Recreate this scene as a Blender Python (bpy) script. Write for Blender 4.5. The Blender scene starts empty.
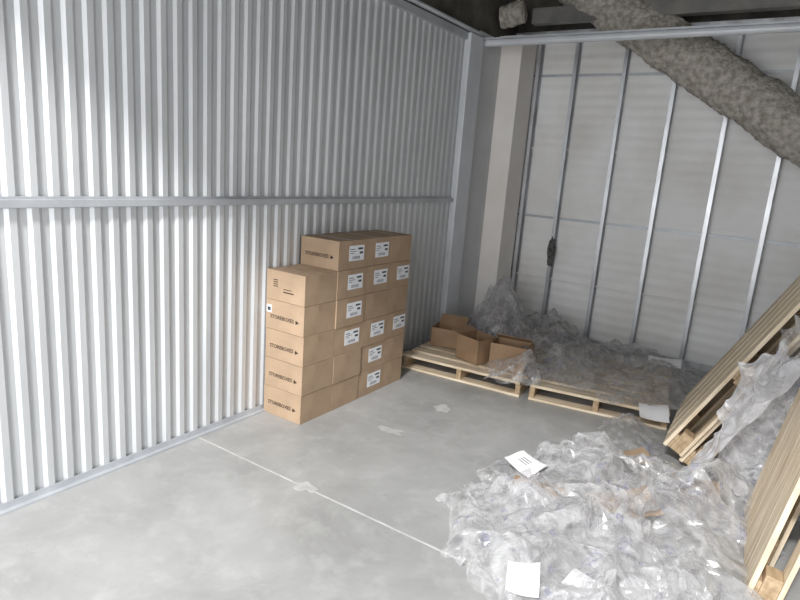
import bpy, math, random
from mathutils import Vector, Matrix, noise
random.seed(7)
scene=bpy.context.scene
try: scene.view_settings.view_transform='Standard'
except Exception: pass

# ------------------------------------------------------------ materials
def newmat(name):
    m=bpy.data.materials.new(name); m.use_nodes=True
    nt=m.node_tree; b=nt.nodes['Principled BSDF']
    return m,nt,b
def N(nt,t,**k):
    n=nt.nodes.new(t)
    for a,v in k.items(): setattr(n,a,v)
    return n
def coords(nt,scale=(1,1,1),kind='Object'):
    tc=N(nt,'ShaderNodeTexCoord'); mp=N(nt,'ShaderNodeMapping')
    mp.inputs['Scale'].default_value=scale
    nt.links.new(tc.outputs[kind],mp.inputs[0]); return mp.outputs[0]
def noisemat(name,c1,c2,rough=.6,scale=5,detail=6,bump=0.0,bscale=None,metal=0,stretch=(1,1,1),spec=.5,lo=.35,hi=.65):
    m,nt,b=newmat(name)
    co=coords(nt,stretch)
    n=N(nt,'ShaderNodeTexNoise'); n.inputs['Scale'].default_value=scale; n.inputs['Detail'].default_value=detail
    nt.links.new(co,n.inputs['Vector'])
    r=N(nt,'ShaderNodeValToRGB'); r.color_ramp.elements[0].position=lo; r.color_ramp.elements[1].position=hi
    r.color_ramp.elements[0].color=(*c1,1); r.color_ramp.elements[1].color=(*c2,1)
    nt.links.new(n.outputs[0],r.inputs[0]); nt.links.new(r.outputs[0],b.inputs['Base Color'])
    b.inputs['Roughness'].default_value=rough; b.inputs['Metallic'].default_value=metal
    b.inputs['Specular IOR Level'].default_value=spec
    if bump:
        n2=N(nt,'ShaderNodeTexNoise'); n2.inputs['Scale'].default_value=bscale or scale*4; n2.inputs['Detail'].default_value=6
        nt.links.new(co,n2.inputs['Vector'])
        bp=N(nt,'ShaderNodeBump'); bp.inputs['Strength'].default_value=bump; bp.inputs['Distance'].default_value=.02
        nt.links.new(n2.outputs[0],bp.inputs['Height']); nt.links.new(bp.outputs[0],b.inputs['Normal'])
    return m
M={}
M['corr']=noisemat('galvanized_corrugated',(.56,.575,.59),(.66,.675,.69),rough=.42,scale=3,metal=.25,stretch=(1,1,.3))
M['rail']=noisemat('rail_metal',(.46,.48,.51),(.56,.58,.61),rough=.45,scale=6,metal=.3)
M['trim']=noisemat('white_trim',(.62,.64,.67),(.70,.72,.75),rough=.45,scale=3,metal=.1)
M['greypanel']=noisemat('grey_panel',(.56,.57,.58),(.62,.63,.64),rough=.6,scale=2)
M['board']=noisemat('drywall',(.84,.80,.76),(.91,.88,.85),rough=.85,scale=2)
M['stud']=noisemat('galvanized_stud',(.48,.49,.51),(.76,.78,.81),rough=.36,scale=9,metal=.55,stretch=(1,1,.25))
M['card']=noisemat('cardboard',(.35,.25,.165),(.42,.30,.20),rough=.75,scale=6,bump=.05,bscale=80)
M['carddk']=noisemat('cardboard_dark',(.30,.19,.11),(.38,.25,.15),rough=.75,scale=6,bump=.05,bscale=80)  # darker brown for the open cartons
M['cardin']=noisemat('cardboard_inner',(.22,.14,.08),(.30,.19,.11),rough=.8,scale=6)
M['tape']=noisemat('packing_tape',(.33,.23,.15),(.37,.265,.17),rough=.3,scale=6)
M['ink']=noisemat('brown_ink',(.03,.015,.01),(.05,.03,.02),rough=.7,scale=30)
M['black']=noisemat('black_ink',(.03,.03,.04),(.08,.08,.10),rough=.7,scale=30)
M['label']=noisemat('label_paper',(.78,.80,.84),(.86,.88,.90),rough=.5,scale=9)
M['paper']=noisemat('white_paper',(.80,.80,.81),(.88,.88,.89),rough=.6,scale=4)
M['wood']=noisemat('pallet_wood',(.60,.47,.32),(.86,.75,.58),rough=.75,scale=5,stretch=(.6,6,6),bump=.15,bscale=12)
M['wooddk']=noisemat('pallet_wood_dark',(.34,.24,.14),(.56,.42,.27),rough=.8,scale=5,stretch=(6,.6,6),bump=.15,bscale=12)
M['fluff']=noisemat('spray_insulation',(.32,.295,.25),(.58,.545,.49),rough=.95,scale=22,detail=8,bump=1.0,bscale=40,spec=.1)
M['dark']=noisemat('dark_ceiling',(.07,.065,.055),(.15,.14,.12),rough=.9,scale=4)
M['joist']=noisemat('roof_joist_metal',(.16,.16,.155),(.26,.25,.23),rough=.6,scale=5,metal=.3)
M['mould']=noisemat('dark_stain',(.04,.04,.04),(.16,.15,.14),rough=.9,scale=30)
M['wall']=noisemat('painted_wall',(.52,.52,.52),(.60,.60,.60),rough=.8,scale=2)

def insulation_mat():
    m,nt,b=newmat('white_faced_insulation')
    co=coords(nt)
    n=N(nt,'ShaderNodeTexNoise'); n.inputs['Scale'].default_value=1.7; n.inputs['Detail'].default_value=7
    nt.links.new(co,n.inputs['Vector'])
    r=N(nt,'ShaderNodeValToRGB'); r.color_ramp.elements[0].position=.3; r.color_ramp.elements[1].position=.6
    r.color_ramp.elements[0].color=(.80,.79,.76,1); r.color_ramp.elements[1].color=(.93,.93,.925,1)
    nt.links.new(n.outputs[0],r.inputs[0]); nt.links.new(r.outputs[0],b.inputs['Base Color'])
    b.inputs['Roughness'].default_value=.6
    w=N(nt,'ShaderNodeTexWave'); w.bands_direction='Z'; w.inputs['Scale'].default_value=3.2; w.inputs['Distortion'].default_value=1.0; w.inputs['Detail'].default_value=2
    nt.links.new(co,w.inputs['Vector'])
    bp=N(nt,'ShaderNodeBump'); bp.inputs['Strength'].default_value=.3; bp.inputs['Distance'].default_value=.02
    nt.links.new(w.outputs[1],bp.inputs['Height']); nt.links.new(bp.outputs[0],b.inputs['Normal'])
    return m
M['insul']=insulation_mat()

def concrete():
    m,nt,b=newmat('polished_concrete')
    L=nt.links.new
    co=coords(nt)
    n1=N(nt,'ShaderNodeTexNoise'); n1.inputs['Scale'].default_value=1.8; n1.inputs['Detail'].default_value=12; n1.inputs['Roughness'].default_value=.66; n1.inputs['Distortion'].default_value=.4
    L(co,n1.inputs['Vector'])
    r=N(nt,'ShaderNodeValToRGB'); e=r.color_ramp.elements
    e[0].position=.30; e[0].color=(.29,.29,.285,1); e[1].position=.68; e[1].color=(.41,.41,.405,1)
    L(n1.outputs[0],r.inputs[0])
    n2=N(nt,'ShaderNodeTexNoise'); n2.inputs['Scale'].default_value=6.5; n2.inputs['Detail'].default_value=12; n2.inputs['Roughness'].default_value=.65; n2.inputs['Distortion'].default_value=.3
    L(co,n2.inputs['Vector'])
    r2=N(nt,'ShaderNodeValToRGB'); r2.color_ramp.elements[0].position=.5; r2.color_ramp.elements[1].position=.78
    L(n2.outputs[0],r2.inputs[0])
    mix=N(nt,'ShaderNodeMixRGB'); mix.inputs[2].default_value=(.54,.54,.53,1)
    mu=N(nt,'ShaderNodeMath',operation='MULTIPLY'); mu.inputs[1].default_value=.5
    L(r2.outputs[0],mu.inputs[0]); L(mu.outputs[0],mix.inputs[0]); L(r.outputs[0],mix.inputs[1])
    n5=N(nt,'ShaderNodeTexNoise'); n5.inputs['Scale'].default_value=16; n5.inputs['Detail'].default_value=5; L(co,n5.inputs['Vector'])
    r5=N(nt,'ShaderNodeValToRGB'); r5.color_ramp.elements[0].position=.66; r5.color_ramp.elements[1].position=.76; L(n5.outputs[0],r5.inputs[0])
    m5=N(nt,'ShaderNodeMath',operation='MULTIPLY'); m5.inputs[1].default_value=.3; L(r5.outputs[0],m5.inputs[0])
    mx2=N(nt,'ShaderNodeMixRGB'); mx2.inputs[2].default_value=(.23,.225,.22,1); L(m5.outputs[0],mx2.inputs[0]); L(mix.outputs[0],mx2.inputs[1])
    L(mx2.outputs[0],b.inputs['Base Color'])
    rr=N(nt,'ShaderNodeMapRange'); rr.inputs[3].default_value=.36; rr.inputs[4].default_value=.55
    L(n2.outputs[0],rr.inputs[0]); L(rr.outputs[0],b.inputs['Roughness'])
    bp=N(nt,'ShaderNodeBump'); bp.inputs['Strength'].default_value=.05; bp.inputs['Distance'].default_value=.01
    L(n1.outputs[0],bp.inputs['Height']); L(bp.outputs[0],b.inputs['Normal'])
    return m
M['floor']=concrete()
M['patch']=noisemat('pale_floor_filler',(.43,.43,.42),(.55,.55,.54),rough=.6,scale=14)

def film_mat(name,base,op,blue=True):
    m=bpy.data.materials.new(name); m.use_nodes=True; nt=m.node_tree; nt.nodes.clear(); L=nt.links.new
    out=N(nt,'ShaderNodeOutputMaterial'); mix=N(nt,'ShaderNodeMixShader'); tr=N(nt,'ShaderNodeBsdfTransparent')
    p=N(nt,'ShaderNodeBsdfPrincipled'); p.inputs['Roughness'].default_value=.24; p.inputs['Specular IOR Level'].default_value=1.0
    p.inputs['Coat Weight'].default_value=.7; p.inputs['Coat Roughness'].default_value=.15; p.inputs['Coat IOR'].default_value=1.8
    tl=N(nt,'ShaderNodeBsdfTranslucent'); m2=N(nt,'ShaderNodeMixShader'); m2.inputs[0].default_value=.2
    tr.inputs[0].default_value=(.97,.97,.97,1)
    co=coords(nt)
    lw=N(nt,'ShaderNodeLayerWeight'); lw.inputs[0].default_value=.5
    n4=N(nt,'ShaderNodeTexNoise'); n4.inputs['Scale'].default_value=6; n4.inputs['Detail'].default_value=4; n4.inputs['Distortion'].default_value=2; L(co,n4.inputs['Vector'])
    r4=N(nt,'ShaderNodeMapRange'); r4.inputs[1].default_value=.4; r4.inputs[2].default_value=.65; r4.inputs[3].default_value=-.08; r4.inputs[4].default_value=.3; L(n4.outputs[0],r4.inputs[0])
    mr=N(nt,'ShaderNodeMapRange'); mr.inputs[3].default_value=op; mr.inputs[4].default_value=min(1,op+.5)
    L(lw.outputs['Facing'],mr.inputs[0])
    ad=N(nt,'ShaderNodeMath',operation='ADD'); ad.use_clamp=True; L(mr.outputs[0],ad.inputs[0]); L(r4.outputs[0],ad.inputs[1])
    n=N(nt,'ShaderNodeTexNoise'); n.inputs['Scale'].default_value=9; n.inputs['Detail'].default_value=5; L(co,n.inputs['Vector'])
    r=N(nt,'ShaderNodeValToRGB'); e=r.color_ramp.elements
    e[0].position=.0; e[0].color=(*base,1); e[1].position=.62; e[1].color=(*base,1)
    if blue:
        a=r.color_ramp.elements.new(.66); a.color=(.40,.41,.60,1)
        a=r.color_ramp.elements.new(.70); a.color=(*base,1)
    L(n.outputs[0],r.inputs[0]); L(r.outputs[0],p.inputs['Base Color']); L(r.outputs[0],tl.inputs[0])
    n3=N(nt,'ShaderNodeTexNoise'); n3.inputs['Scale'].default_value=9; n3.inputs['Detail'].default_value=3; n3.inputs['Distortion'].default_value=2; L(co,n3.inputs['Vector'])
    bp=N(nt,'ShaderNodeBump'); bp.inputs['Strength'].default_value=.35; bp.inputs['Distance'].default_value=.02
    L(n3.outputs[0],bp.inputs['Height']); L(bp.outputs[0],p.inputs['Normal'])
    L(p.outputs[0],m2.inputs[1]); L(tl.outputs[0],m2.inputs[2])
    L(ad.outputs[0],mix.inputs[0]); L(tr.outputs[0],mix.inputs[1]); L(m2.outputs[0],mix.inputs[2]); L(mix.outputs[0],out.inputs[0])
    return m
M['film']=film_mat('clear_plastic_film',(.76,.76,.77),.12)
M['filmg']=film_mat('grey_plastic_film',(.62,.61,.61),.12)
M['filmw']=film_mat('milky_plastic_film',(.84,.84,.87),.5,False)

# ------------------------------------------------------------ mesh builder
class B:
    def __init__(s): s.v=[];s.f=[];s.m=[];s.mats=[]
    def mi(s,k):
        if k not in s.mats: s.mats.append(k)
        return s.mats.index(k)
    def add(s,vs,fs,k,mx=None):
        o=len(s.v)
        s.v+= [tuple(mx@Vector(p)) if mx else tuple(p) for p in vs]
        i=s.mi(k)
        for f in fs: s.f.append([o+a for a in f]); s.m.append(i)
    def box(s,a,b,k,mx=None):
        x0,y0,z0=a;x1,y1,z1=b
        s.add([(x0,y0,z0),(x1,y0,z0),(x1,y1,z0),(x0,y1,z0),(x0,y0,z1),(x1,y0,z1),(x1,y1,z1),(x0,y1,z1)],
              [(0,3,2,1),(4,5,6,7),(0,1,5,4),(1,2,6,5),(2,3,7,6),(3,0,4,7)],k,mx)
    def cyl(s,p,q,r,k,n=12):
        p=Vector(p);q=Vector(q);d=(q-p).normalized();a=d.orthogonal().normalized();b=d.cross(a)
        vs=[];fs=[]
        for c in (p,q):
            for i in range(n):
                t=2*math.pi*i/n; vs.append(c+a*r*math.cos(t)+b*r*math.sin(t))
        for i in range(n): fs.append((i,(i+1)%n,n+(i+1)%n,n+i))
        fs.append(tuple(range(n-1,-1,-1)));fs.append(tuple(range(n,2*n)))
        s.add(vs,fs,k)
    def obj(s,name,mx=None,smooth=False,bevel=0):
        me=bpy.data.meshes.new(name); me.from_pydata(s.v,[],s.f)
        for k in s.mats: me.materials.append(M[k])
        me.polygons.foreach_set('material_index',s.m)
        if smooth: me.polygons.foreach_set('use_smooth',[True]*len(s.f))
        me.update()
        o=bpy.data.objects.new(name,me); scene.collection.objects.link(o)
        if mx: o.matrix_world=mx
        if bevel:
            md=o.modifiers.new('bev','BEVEL'); md.width=bevel; md.segments=2; md.limit_method='ANGLE'
        return o
def T(x,y,z): return Matrix.Translation((x,y,z))
def RZ(d): return Matrix.Rotation(math.radians(d),4,'Z')

XR=3.27; YB=6.36; YF=-0.9; ZC=3.95
# ------------------------------------------------------------ shell
b=B(); b.box((-.3,-8,-.1),(XR+.2,YB+.15,0),'floor'); b.obj('floor')
b=B()
b.box((-.1,2.17,.0),(1.9,2.180,.002),'patch')
b.box((1.9,2.17,.0),(XR,2.180,.002),'patch')
def blob(cx,cy,rx,ry,seed):
    vs=[];n=40
    for i in range(n):
        t=2*math.pi*i/n; k=.7+.5*noise.noise(Vector((math.cos(t)*1.6+seed,math.sin(t)*1.6,seed*3.1)))+.16*noise.noise(Vector((math.cos(t)*7+seed,math.sin(t)*7,seed*3.1)))
        vs.append((cx+rx*k*math.cos(t),cy+ry*k*math.sin(t),.0022))
    b.add(vs,[tuple(range(n))],'patch')
blob(.91,2.18,.10,.06,1); blob(.86,3.06,.12,.06,3); blob(.92,3.62,.08,.10,5)
b.obj('floor_joint_filler')

b=B()
prof=[];per=.094;yy=YF
seq=[(0,0),(.030,0),(.047,.011),(.077,.011)]
vs=[];
while yy<5.10:
    for dy,dx in seq: prof.append((yy+dy,dx))
    yy+=per
prof.append((yy,0))
for (py,px) in prof: vs.append((px,py,0.0)); vs.append((px,py,2.89))
fs=[(2*i,2*i+2,2*i+3,2*i+1) for i in range(len(prof)-1)]
b.add(vs,fs,'corr')
b.box((-.1,YF,0),(-.004,YB,2.88),'wall')
b.obj('wall_left')
YE=yy
b=B(); b.box((.013,YF,1.405),(.046,YE,1.44),'rail'); b.box((.013,YF,1.400),(.017,YE,1.452),'rail'); b.obj('trim_1',bevel=.004)
b=B(); b.box((.012,YF,0),(.042,YE,.012),'rail'); b.box((.012,YF,0),(.016,YE,.045),'rail'); b.obj('baseboard_left')
b=B(); b.box((-.03,YF,2.87),(.04,YE,2.93),'rail'); b.cyl((.02,YF,2.97),(.02,YE+.3,2.97),.02,'trim'); b.obj('trim_2')
b=B(); b.box((0,YE,0),(.07,YE+.26,2.93),'trim'); b.obj('trim_3',bevel=.006)
b=B(); b.box((0,YE+.26,0),(.03,5.85,3.0),'greypanel'); b.box((0,5.85,0),(.255,6.22,3.05),'board'); b.obj('drywall_strip')
# back wall
b=B(); b.box((-.1,YB,0),(XR+.1,YB+.1,ZC),'dark'); b.box((-.05,YB-.03,0),(XR,YB,3.14),'insul'); b.obj('wall_back')
b=B()
for z in (.62,1.28,2.0,2.74):
    b.box((.0,YB-.045,z-.012),(XR,YB-.03,z+.012),'rail' if z in(1.28,2.74) else 'insul')
b.box((0,YB-.12,0),(XR,YB-.03,.006),'stud'); b.box((0,YB-.125,0),(XR,YB-.12,.06),'stud')
b.box((0,YB-.125,3.10),(XR,YB-.03,3.16),'stud')
b.obj('trim_4')
def stud(x,dark=False):
    b=B(); w=.04;d=.085;t=.003;y0=YB-.12
    H=3.1
    b.box((0,0,0),(w,t,H),'stud'); b.box((0,d-t,0),(w,d,H),'stud')
    b.box((w-t,0,0),(w,.012,H),'stud')
    z=0
    for hz in (.45,1.05,1.65,2.25,2.85):
        b.box((0,t,z),(t,d-t,hz),'stud')
        b.box((0,t,hz),(t,.028,hz+.08),'stud'); b.box((0,.058,hz),(t,d-t,hz+.08),'stud')
        z=hz+.08
    b.box((0,t,z),(t,d-t,H),'stud')
    if dark:
        vs=[]
        for i in range(24):
            a=2*math.pi*i/24;k=1+.5*noise.noise(Vector((math.cos(a)*2,math.sin(a)*2,4)))
            vs.append((.02+.05*k*math.cos(a)*.9,-.002,.92+.17*k*math.sin(a)))
        b.add(vs,[tuple(range(24))],'mould')
    b.obj('metal_stud',T(x-.02,y0,.006))
for i,x in enumerate((.285,.68,1.17,1.64,2.12,2.59,3.06)): stud(x,i==1)
b=B(); b.cyl((.03,5.45,2.90),(XR,5.45,2.90),.032,'trim',16); b.box((.03,5.40,2.925),(XR,5.50,2.94),'rail'); b.obj('header_beam',smooth=False)
def fluffy(name,p,q,r,n=40,seg=140,amp=.022):
    b=B();p=Vector(p);q=Vector(q);d=(q-p).normalized();a=Vector((0,1,0));c=d.cross(a).normalized()
    vs=[]
    for j in range(seg+1):
        c0=p.lerp(q,j/seg)
        for i in range(n):
            t=2*math.pi*i/n; o=a*math.cos(t)*.7+c*math.sin(t)
            pt=c0+o*r
            k=1+amp/r*(noise.noise(pt*5)+.6*noise.noise(pt*17)+.5*noise.noise(pt*43))
            vs.append(c0+o*r*k)
    fs=[(j*n+i,j*n+(i+1)%n,(j+1)*n+(i+1)%n,(j+1)*n+i) for j in range(seg) for i in range(n)]
    fs.append(tuple(range(n)));fs.append(tuple(seg*n+i for i in range(n)))
    b.add(vs,fs,'fluff'); return b.obj(name,smooth=True)
fluffy('insulated_diagonal_brace',(.50,6.0,3.64),(3.12,6.0,1.945),.215)
fluffy('insulation_clump',(.05,5.75,3.19),(.30,5.7,3.22),.11,seg=14)
b=B(); b.box((.30,5.9,3.16),(XR,6.0,3.30),'joist'); b.obj('trim_6')
# ceiling
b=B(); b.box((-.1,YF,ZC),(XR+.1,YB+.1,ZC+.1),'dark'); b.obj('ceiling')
b=B()
y=1.5
while y<6.2:
    b.box((-.05,y,ZC-.25),(XR,y+.05,ZC-.24),'joist'); b.box((-.05,y+.02,ZC-.24),(XR,y+.03,ZC-.02),'joist'); b.box((-.05,y,ZC-.02),(XR,y+.05,ZC),'joist')
    y+=.75
b.obj('roof_joists')
b=B(); b.box((-.1,YF,2.93),(-.04,YB,ZC),'dark'); b.obj('dark_void_sheet')  # added sheet, its dark colour stands in for the unlit void above the wall
b=B(); b.box((XR,YF,0),(XR+.1,YB,ZC),'wall'); b.obj('wall_right')
b=B(); b.box((-.1,YF-.1,3.66),(XR+.1,YF,ZC+.6),'wall'); b.box((-.1,YF-.1,0),(.04,YF,3.66),'wall'); b.box((XR-.06,YF-.1,0),(XR+.1,YF,3.66),'wall'); b.obj('wall_front')

# ------------------------------------------------------------ cartons
def text_mesh(txt):
    cu=bpy.data.curves.new('t','FONT'); cu.body=txt; cu.resolution_u=2; cu.offset=.015
    o=bpy.data.objects.new('t',cu); scene.collection.objects.link(o)
    bpy.context.view_layer.update()
    me=bpy.data.meshes.new_from_object(o.evaluated_get(bpy.context.evaluated_depsgraph_get()))
    vs=[tuple(v.co) for v in me.vertices]; fs=[tuple(p.vertices) for p in me.polygons]
    bpy.data.objects.remove(o); bpy.data.meshes.remove(me)
    w=max(v[0] for v in vs)
    return [(v[0]/w,v[1]/w,0) for v in vs],fs
TV,TF=text_mesh('STOREBOXES')
def carton(x,y,z,text=True,label=False,small=False,stamp=False,dx=.335,dy=.305,dz=.196):
    b=B(); b.box((0,0,0),(dx,dy,dz),'card')
    b.box((-.0005,dy/2-.025,dz),(dx+.0005,dy/2+.025,dz+.0008),'tape')
    b.box((dx,dy/2-.025,dz-.05),(dx+.0008,dy/2+.025,dz+.0006),'tape')
    b.box((0,dy/2-.001,dz+.0005),(dx,dy/2+.001,dz+.0012),'ink')
    rx=Matrix.Rotation(math.pi/2,4,'X')
    if text:
        b.add(TV,TF,'ink',T(.04,-.0022,.075)@rx@Matrix.Diagonal((.21,.21*1.0,1,1)))
        b.add([(.265,-.0022,.070),(.295,-.0022,.084),(.265,-.0022,.098)],[(0,1,2)],'ink')
    if stamp:
        for i in range(4): b.box((.06,-.001,.09+i*.014),(.10,0,.096+i*.014),'ink')
        b.box((.15,-.001,.06),(.24,0,.068),'ink'); b.box((.15,-.001,.08),(.22,0,.085),'ink')
    if small: b.box((.005,-.001,.11),(.05,0,.16),'label'); b.box((.012,-.0016,.12),(.042,-.001,.145),'black')
    if label:
        y0=dy*.36; z0=.055; lw=.165; lh=.105
        b.box((dx,y0,z0),(dx+.001,y0+lw,z0+lh),'label')
        def mk(a,c,d,e): b.box((dx+.001,y0+a,z0+c),(dx+.0016,y0+d,z0+e),'black')
        mk(.01,.078,.06,.083); mk(.01,.064,.075,.068); mk(.01,.05,.05,.054); mk(.095,.075,.15,.088)
        for i in range(7): mk(.04+.012*i,.012,.045+.012*i,.032)
        mk(.115,.045,.150,.060)
    b.obj('cardboard_box',T(x,y,z),bevel=.003)
H=.1985
for r in range(5): carton(.024+random.uniform(0,.01),2.72+random.uniform(-.004,.004),r*H+.001,text=(r<4),small=(r==3),stamp=(r==4))
lab={1:(2,3,4,5),2:(0,1,2,4,5),3:(2,4)}
for c in (1,2,3):
    for r in range(6):
        yy=2.72+c*.308+random.uniform(-.001,.001)
        carton(.022+random.uniform(0,.008)+(.005 if c==1 else 0)-(.002 if c==3 else 0),yy,r*H+.001,text=(r==5 and c==1),label=r in lab[c],dy=.303 if c<3 else .27)

# ------------------------------------------------------------ pallets
def pallet(name,mx,Lx=1.1,Wy=1.0,seed=0,nb=7,bw=.105):
    R=random.Random(seed); b=B()
    for sx in (0,Lx/2-.02,Lx-.04):
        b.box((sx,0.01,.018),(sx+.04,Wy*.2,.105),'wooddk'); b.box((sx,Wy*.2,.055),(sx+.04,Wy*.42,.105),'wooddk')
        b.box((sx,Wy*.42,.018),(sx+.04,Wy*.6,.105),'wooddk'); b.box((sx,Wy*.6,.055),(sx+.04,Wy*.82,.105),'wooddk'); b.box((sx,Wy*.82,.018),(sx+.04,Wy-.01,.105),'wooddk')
    gap=(Wy-nb*bw)/(nb-1)
    for i in range(nb):
        y=i*(bw+gap); j=R.uniform(-.006,.006)
        b.box((j,y,.105),(Lx+j,y+bw,.127),'wood')
        for sx in (.02,Lx/2,Lx-.02):
            for q in (.025,.07): b.cyl((sx,y+q,.127),(sx,y+q,.1282),.004,'rail',6)
    for y in (0,Wy*.5-.05,Wy-.1): b.box((0,y,0),(Lx,y+.1,.018),'wood')
    return b.obj(name,mx,bevel=.002)
def pallet_side(name,mx,Lx,Wy,seed):
    # pallet standing on its end: wide boards and edge runners follow the slope, blocks between
    R=random.Random(seed); b=B(); bw=.16; nb=5; gap=(Wy-nb*bw)/(nb-1)
    for i in range(nb):
        y=i*(bw+gap); j=R.uniform(-.012,.012)
        b.box((j,y,.106),(Lx+j,y+bw,.130),'wood')
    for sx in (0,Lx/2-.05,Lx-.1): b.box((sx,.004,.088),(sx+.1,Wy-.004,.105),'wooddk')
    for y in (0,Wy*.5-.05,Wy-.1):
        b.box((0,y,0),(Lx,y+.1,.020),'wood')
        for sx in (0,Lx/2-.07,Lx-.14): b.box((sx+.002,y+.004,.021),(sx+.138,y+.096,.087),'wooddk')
    return b.obj(name,mx,bevel=.003)
pallet('wooden_pallet',T(.20,4.17,.001)@RZ(4),1.06,1.05,1)
pallet('wooden_pallet',T(1.33,4.26,.001)@RZ(9),1.0,1.15,2)
def leanmx(o,ang,yaw=0):
    a=math.radians(ang); X=Vector((math.cos(a),0,math.sin(a))); Y=Vector((0,1,0)); Z=X.cross(Y)
    m=Matrix((( X.x,Y.x,Z.x,0),(X.y,Y.y,Z.y,0),(X.z,Y.z,Z.z,0),(0,0,0,1)))
    return T(*o)@RZ(yaw)@m
mA=leanmx((2.60,3.84,.004),62,2)
pallet_side('wooden_pallet',mA,1.27,.95,3)
pallet_side('wooden_pallet',mA@T(.03,-.03,.132),1.25,.95,4)
mB=leanmx((3.05,2.72,.004),81,4)
pallet_side('wooden_pallet',mB,1.15,.80,5)

# ------------------------------------------------------------ open cartons on pallet
def open_carton(mx,dx,dy,dz,flaps):
    b=B();t=.004
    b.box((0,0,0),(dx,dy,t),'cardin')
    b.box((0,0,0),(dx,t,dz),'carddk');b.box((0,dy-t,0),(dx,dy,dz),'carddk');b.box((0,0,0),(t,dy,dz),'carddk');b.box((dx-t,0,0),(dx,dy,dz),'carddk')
    for side,ang in flaps:
        a=math.radians(ang)
        if side=='f': m=T(0,0,dz)@Matrix.Rotation(a,4,'X'); b.box((0,-dy*.4,0),(dx,0,t),'carddk',m)
        if side=='b': m=T(0,dy,dz)@Matrix.Rotation(-a,4,'X'); b.box((0,0,0),(dx,dy*.4,t),'carddk',m)
        if side=='l': m=T(0,0,dz)@Matrix.Rotation(-a,4,'Y'); b.box((-dx*.3,0,0),(0,dy,t),'carddk',m)
        if side=='r': m=T(dx,0,dz)@Matrix.Rotation(a,4,'Y'); b.box((0,0,0),(dx*.3,dy,t),'carddk',m)
    b.obj('open_cardboard_carton',mx)
open_carton(T(.24,4.56,.132)@RZ(12),.26,.24,.17,[('b',-40)])
open_carton(T(.58,4.42,.132)@RZ(-18),.26,.24,.21,[('b',-160),('l',-20)])
open_carton(T(.92,4.36,.132)@RZ(8),.30,.22,.22,[('r',75),('b',-150)])

# ------------------------------------------------------------ crumpled film
def film(name,mx,sx,sy,h,seed,mat='film',n=80,edge=.35,crump=.06,smooth=False):
    so=Vector((seed*13.7,seed*5.3,seed*2.1)); vs=[];fs=[]
    for j in range(n+1):
        for i in range(n+1):
            u=-1+2*i/n; v=-1+2*j/n
            r=math.hypot(u,v); mxr=max(abs(u),abs(v)); k=(mxr/r if r>0 else 1)
            k=.45+.55*k
            a=math.atan2(v,u)
            k*=1+edge*noise.noise(Vector((math.cos(a)*1.7,math.sin(a)*1.7,seed)))+edge*.4*noise.noise(Vector((math.cos(a)*6,math.sin(a)*6,seed+9)))
            x=u*k*sx; y=v*k*sy
            P=Vector((x,y,0))+so
            x+=.08*noise.noise(P*5+Vector((9,0,0)))+.035*noise.noise(P*13)
            y+=.08*noise.noise(P*5+Vector((0,9,0)))+.035*noise.noise(P*13+Vector((5,5,5)))
            env=max(0,1-mxr**2.2)
            m1=.5+.9*noise.noise(P*2.6)
            W0=P+Vector((noise.noise(P*2),noise.noise(P*2+Vector((4,4,4))),0))*.25
            rid=0;amp=1;fr=3.2
            for o in range(3):
                rid+=amp*(1-2.6*abs(noise.noise(W0*fr+Vector((0,0,o*7))))); amp*=.45; fr*=2.3
            z=h*env*max(.1,m1)+crump*(.35+.65*env)*max(-.2,rid*.8)
            z=max(.006+.004*noise.noise(P*12),z+.01)
            vs.append((x,y,z))
    W=n+1
    for j in range(n):
        for i in range(n):
            a=j*W+i
            if (i*7+j*3+(i*j)%5)%2: fs+=[(a,a+1,a+W+1),(a,a+W+1,a+W)]
            else: fs+=[(a,a+1,a+W),(a+1,a+W+1,a+W)]
    inv=mx.inverted(); nv=[]
    for p in vs:
        w=mx@Vector(p); lim=.12+.02*noise.noise(w*9)
        if w.x<lim: w.x=lim+.01*(lim-w.x)
        if w.x>XR-.02: w.x=XR-.02
        if w.y>YB-.16: w.y=YB-.16
        if w.z<.004: w.z=.004
        nv.append(tuple(inv@w))
    vs=nv
    b=B(); b.add(vs,fs,mat); return b.obj(name,mx,smooth=smooth)
F='crumpled_plastic_film'
RX=Matrix.Rotation(math.pi/2,4,'X')
film(F,T(2.40,2.75,0)@RZ(10),.60,.75,.34,1,'film',64,crump=.10)
film(F,T(2.15,2.45,0)@RZ(40),.45,.5,.18,2,'film',56,crump=.09)
film(F,T(2.28,3.20,0)@RZ(-20),.55,.45,.33,3,'film',56,crump=.10)
film(F,T(2.55,2.35,0)@RZ(70),.5,.45,.22,4,'film',56,crump=.10)
film(F,T(1.85,2.75,0)@RZ(15),.22,.35,.12,5,'film',36,crump=.08)
film(F,T(2.15,4.05,0)@RZ(0),.22,.28,.12,6,'filmg',40)
film(F,T(1.8,4.95,.13)@RZ(5),.60,.66,.12,7,'filmg',70,crump=.07)
film(F,T(1.25,5.0,.13)@RZ(5),.50,.5,.28,8,'filmg',60,crump=.11)
film(F,T(.70,5.15,.13)@RZ(-10),.50,.35,.40,9,'filmg',56,crump=.13)
film(F,T(.46,5.45,0)@RZ(10),.32,.28,1.05,10,'film',56,crump=.15)
film(F,T(.52,5.40,0)@RZ(50),.30,.26,.85,16,'filmg',50,crump=.15)
film(F,T(1.20,4.33,.14)@RZ(20),.24,.25,.12,11,'film',40,crump=.08)
film(F,T(1.0,5.75,0)@RZ(0),.40,.28,.50,14,'filmg',50,crump=.12)
film(F,T(1.75,5.6,0)@RZ(0),.45,.28,.28,18,'filmg',50,crump=.10)
film(F,leanmx((2.86,3.62,.5),63)@T(0,0,.05),.55,.22,.05,12,'filmw',50,crump=.05)
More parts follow.
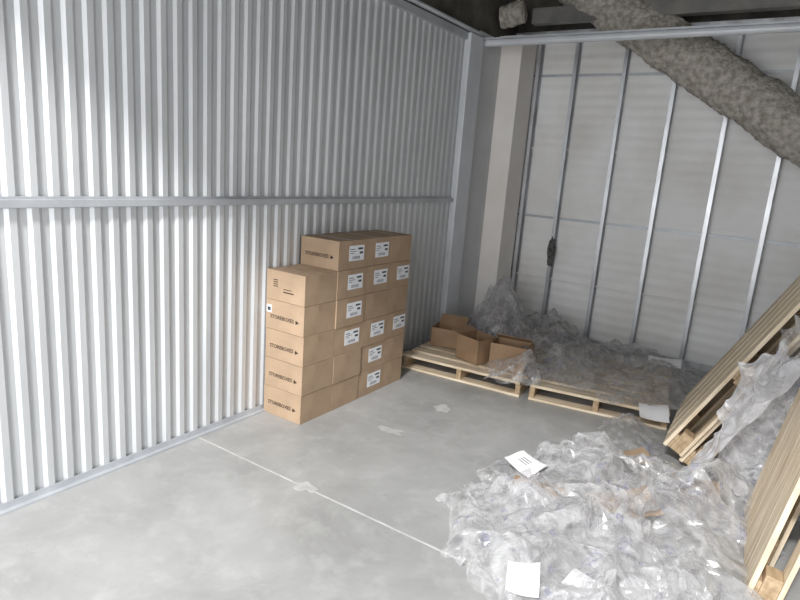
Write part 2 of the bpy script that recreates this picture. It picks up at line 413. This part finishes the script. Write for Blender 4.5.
film(F,T(2.93,3.70,.42)@RX,.26,.42,.06,15,'filmw',50,crump=.06)
film(F,T(3.00,3.62,.60)@RX,.20,.45,.06,17,'film',44,crump=.07)
film(F,T(2.80,3.45,0)@RZ(0),.28,.35,.34,13,'film',44,crump=.10)

# papers and scraps
def paper(x,y,z,w,l,rot,tx=0,ty=0,mat='paper',name='paper_sheet',mark=False):
    b=B();n=6;vs=[]
    for j in range(n+1):
        for i in range(n+1):
            u=i/n-.5;v=j/n-.5; vs.append((u*w,v*l,.04*u*u+.03*v*u+.006*math.sin(5*v)))
    fs=[(j*(n+1)+i,j*(n+1)+i+1,(j+1)*(n+1)+i+1,(j+1)*(n+1)+i) for j in range(n) for i in range(n)]
    b.add(vs,fs,mat)
    if mark:
        for q in range(3): b.box((-w*.25,l*(.15-.12*q),.009),(w*.1,l*(.15-.12*q)+.004,.0095),'black')
    b.obj(name,T(x,y,z)@RZ(rot)@Matrix.Rotation(math.radians(tx),4,'X')@Matrix.Rotation(math.radians(ty),4,'Y'),smooth=True)
paper(1.79,3.05,.10,.20,.15,-25,8,4,mark=True)
paper(2.17,2.08,.12,.13,.16,20,10,-6)
paper(2.38,2.22,.10,.15,.12,-10,8,5)
paper(2.22,4.38,.12,.2,.15,20,25,0)
paper(2.10,5.35,.24,.26,.14,10,10,0)
def scrap(x,y,z,w,l,rot,tx,ty): paper(x,y,z,w,l,rot,tx,ty,'card','cardboard_scrap')
scrap(1.95,2.85,.10,.28,.10,15,5,3); scrap(2.35,2.95,.12,.34,.2,40,5,-5); scrap(2.62,3.55,.04,.25,.2,10,8,0); scrap(2.25,3.75,.03,.2,.15,50,4,0)

# ------------------------------------------------------------ lights
def area(name,loc,target,sx,sy,power,col):
    l=bpy.data.lights.new(name,'AREA'); l.shape='RECTANGLE'; l.size=sx; l.size_y=sy; l.energy=power; l.color=col
    o=bpy.data.objects.new(name,l); scene.collection.objects.link(o); o.location=loc
    o.rotation_euler=(Vector(target)-Vector(loc)).to_track_quat('-Z','Y').to_euler(); return o
area('daylight_door',(1.6,-1.15,1.7),(1.3,4.5,1.5),3.0,2.8,88,(.98,.985,1))
area('daylight_sky',(2.6,-5.2,6.6),(.9,3.0,.8),1.0,.45,1350,(1,.995,.985))
w=bpy.data.worlds.new('World'); scene.world=w; w.use_nodes=True
w.node_tree.nodes['Background'].inputs[0].default_value=(.95,.97,1,1); w.node_tree.nodes['Background'].inputs[1].default_value=1.0

# ------------------------------------------------------------ camera
cam=bpy.data.cameras.new('camera'); co=bpy.data.objects.new('camera',cam); scene.collection.objects.link(co)
f=595.; C=Vector((2.824,0,1.7))
yv=Vector((403,103,-f)).normalized(); zv=Vector((202,2650,f)); zv=(zv-yv*zv.dot(yv)).normalized(); xv=yv.cross(zv)
R=Matrix((xv,yv,zv))
co.matrix_world=T(*C)@R.to_4x4()
cam.sensor_width=36; cam.lens=f/800*36; cam.clip_start=.05
scene.camera=co
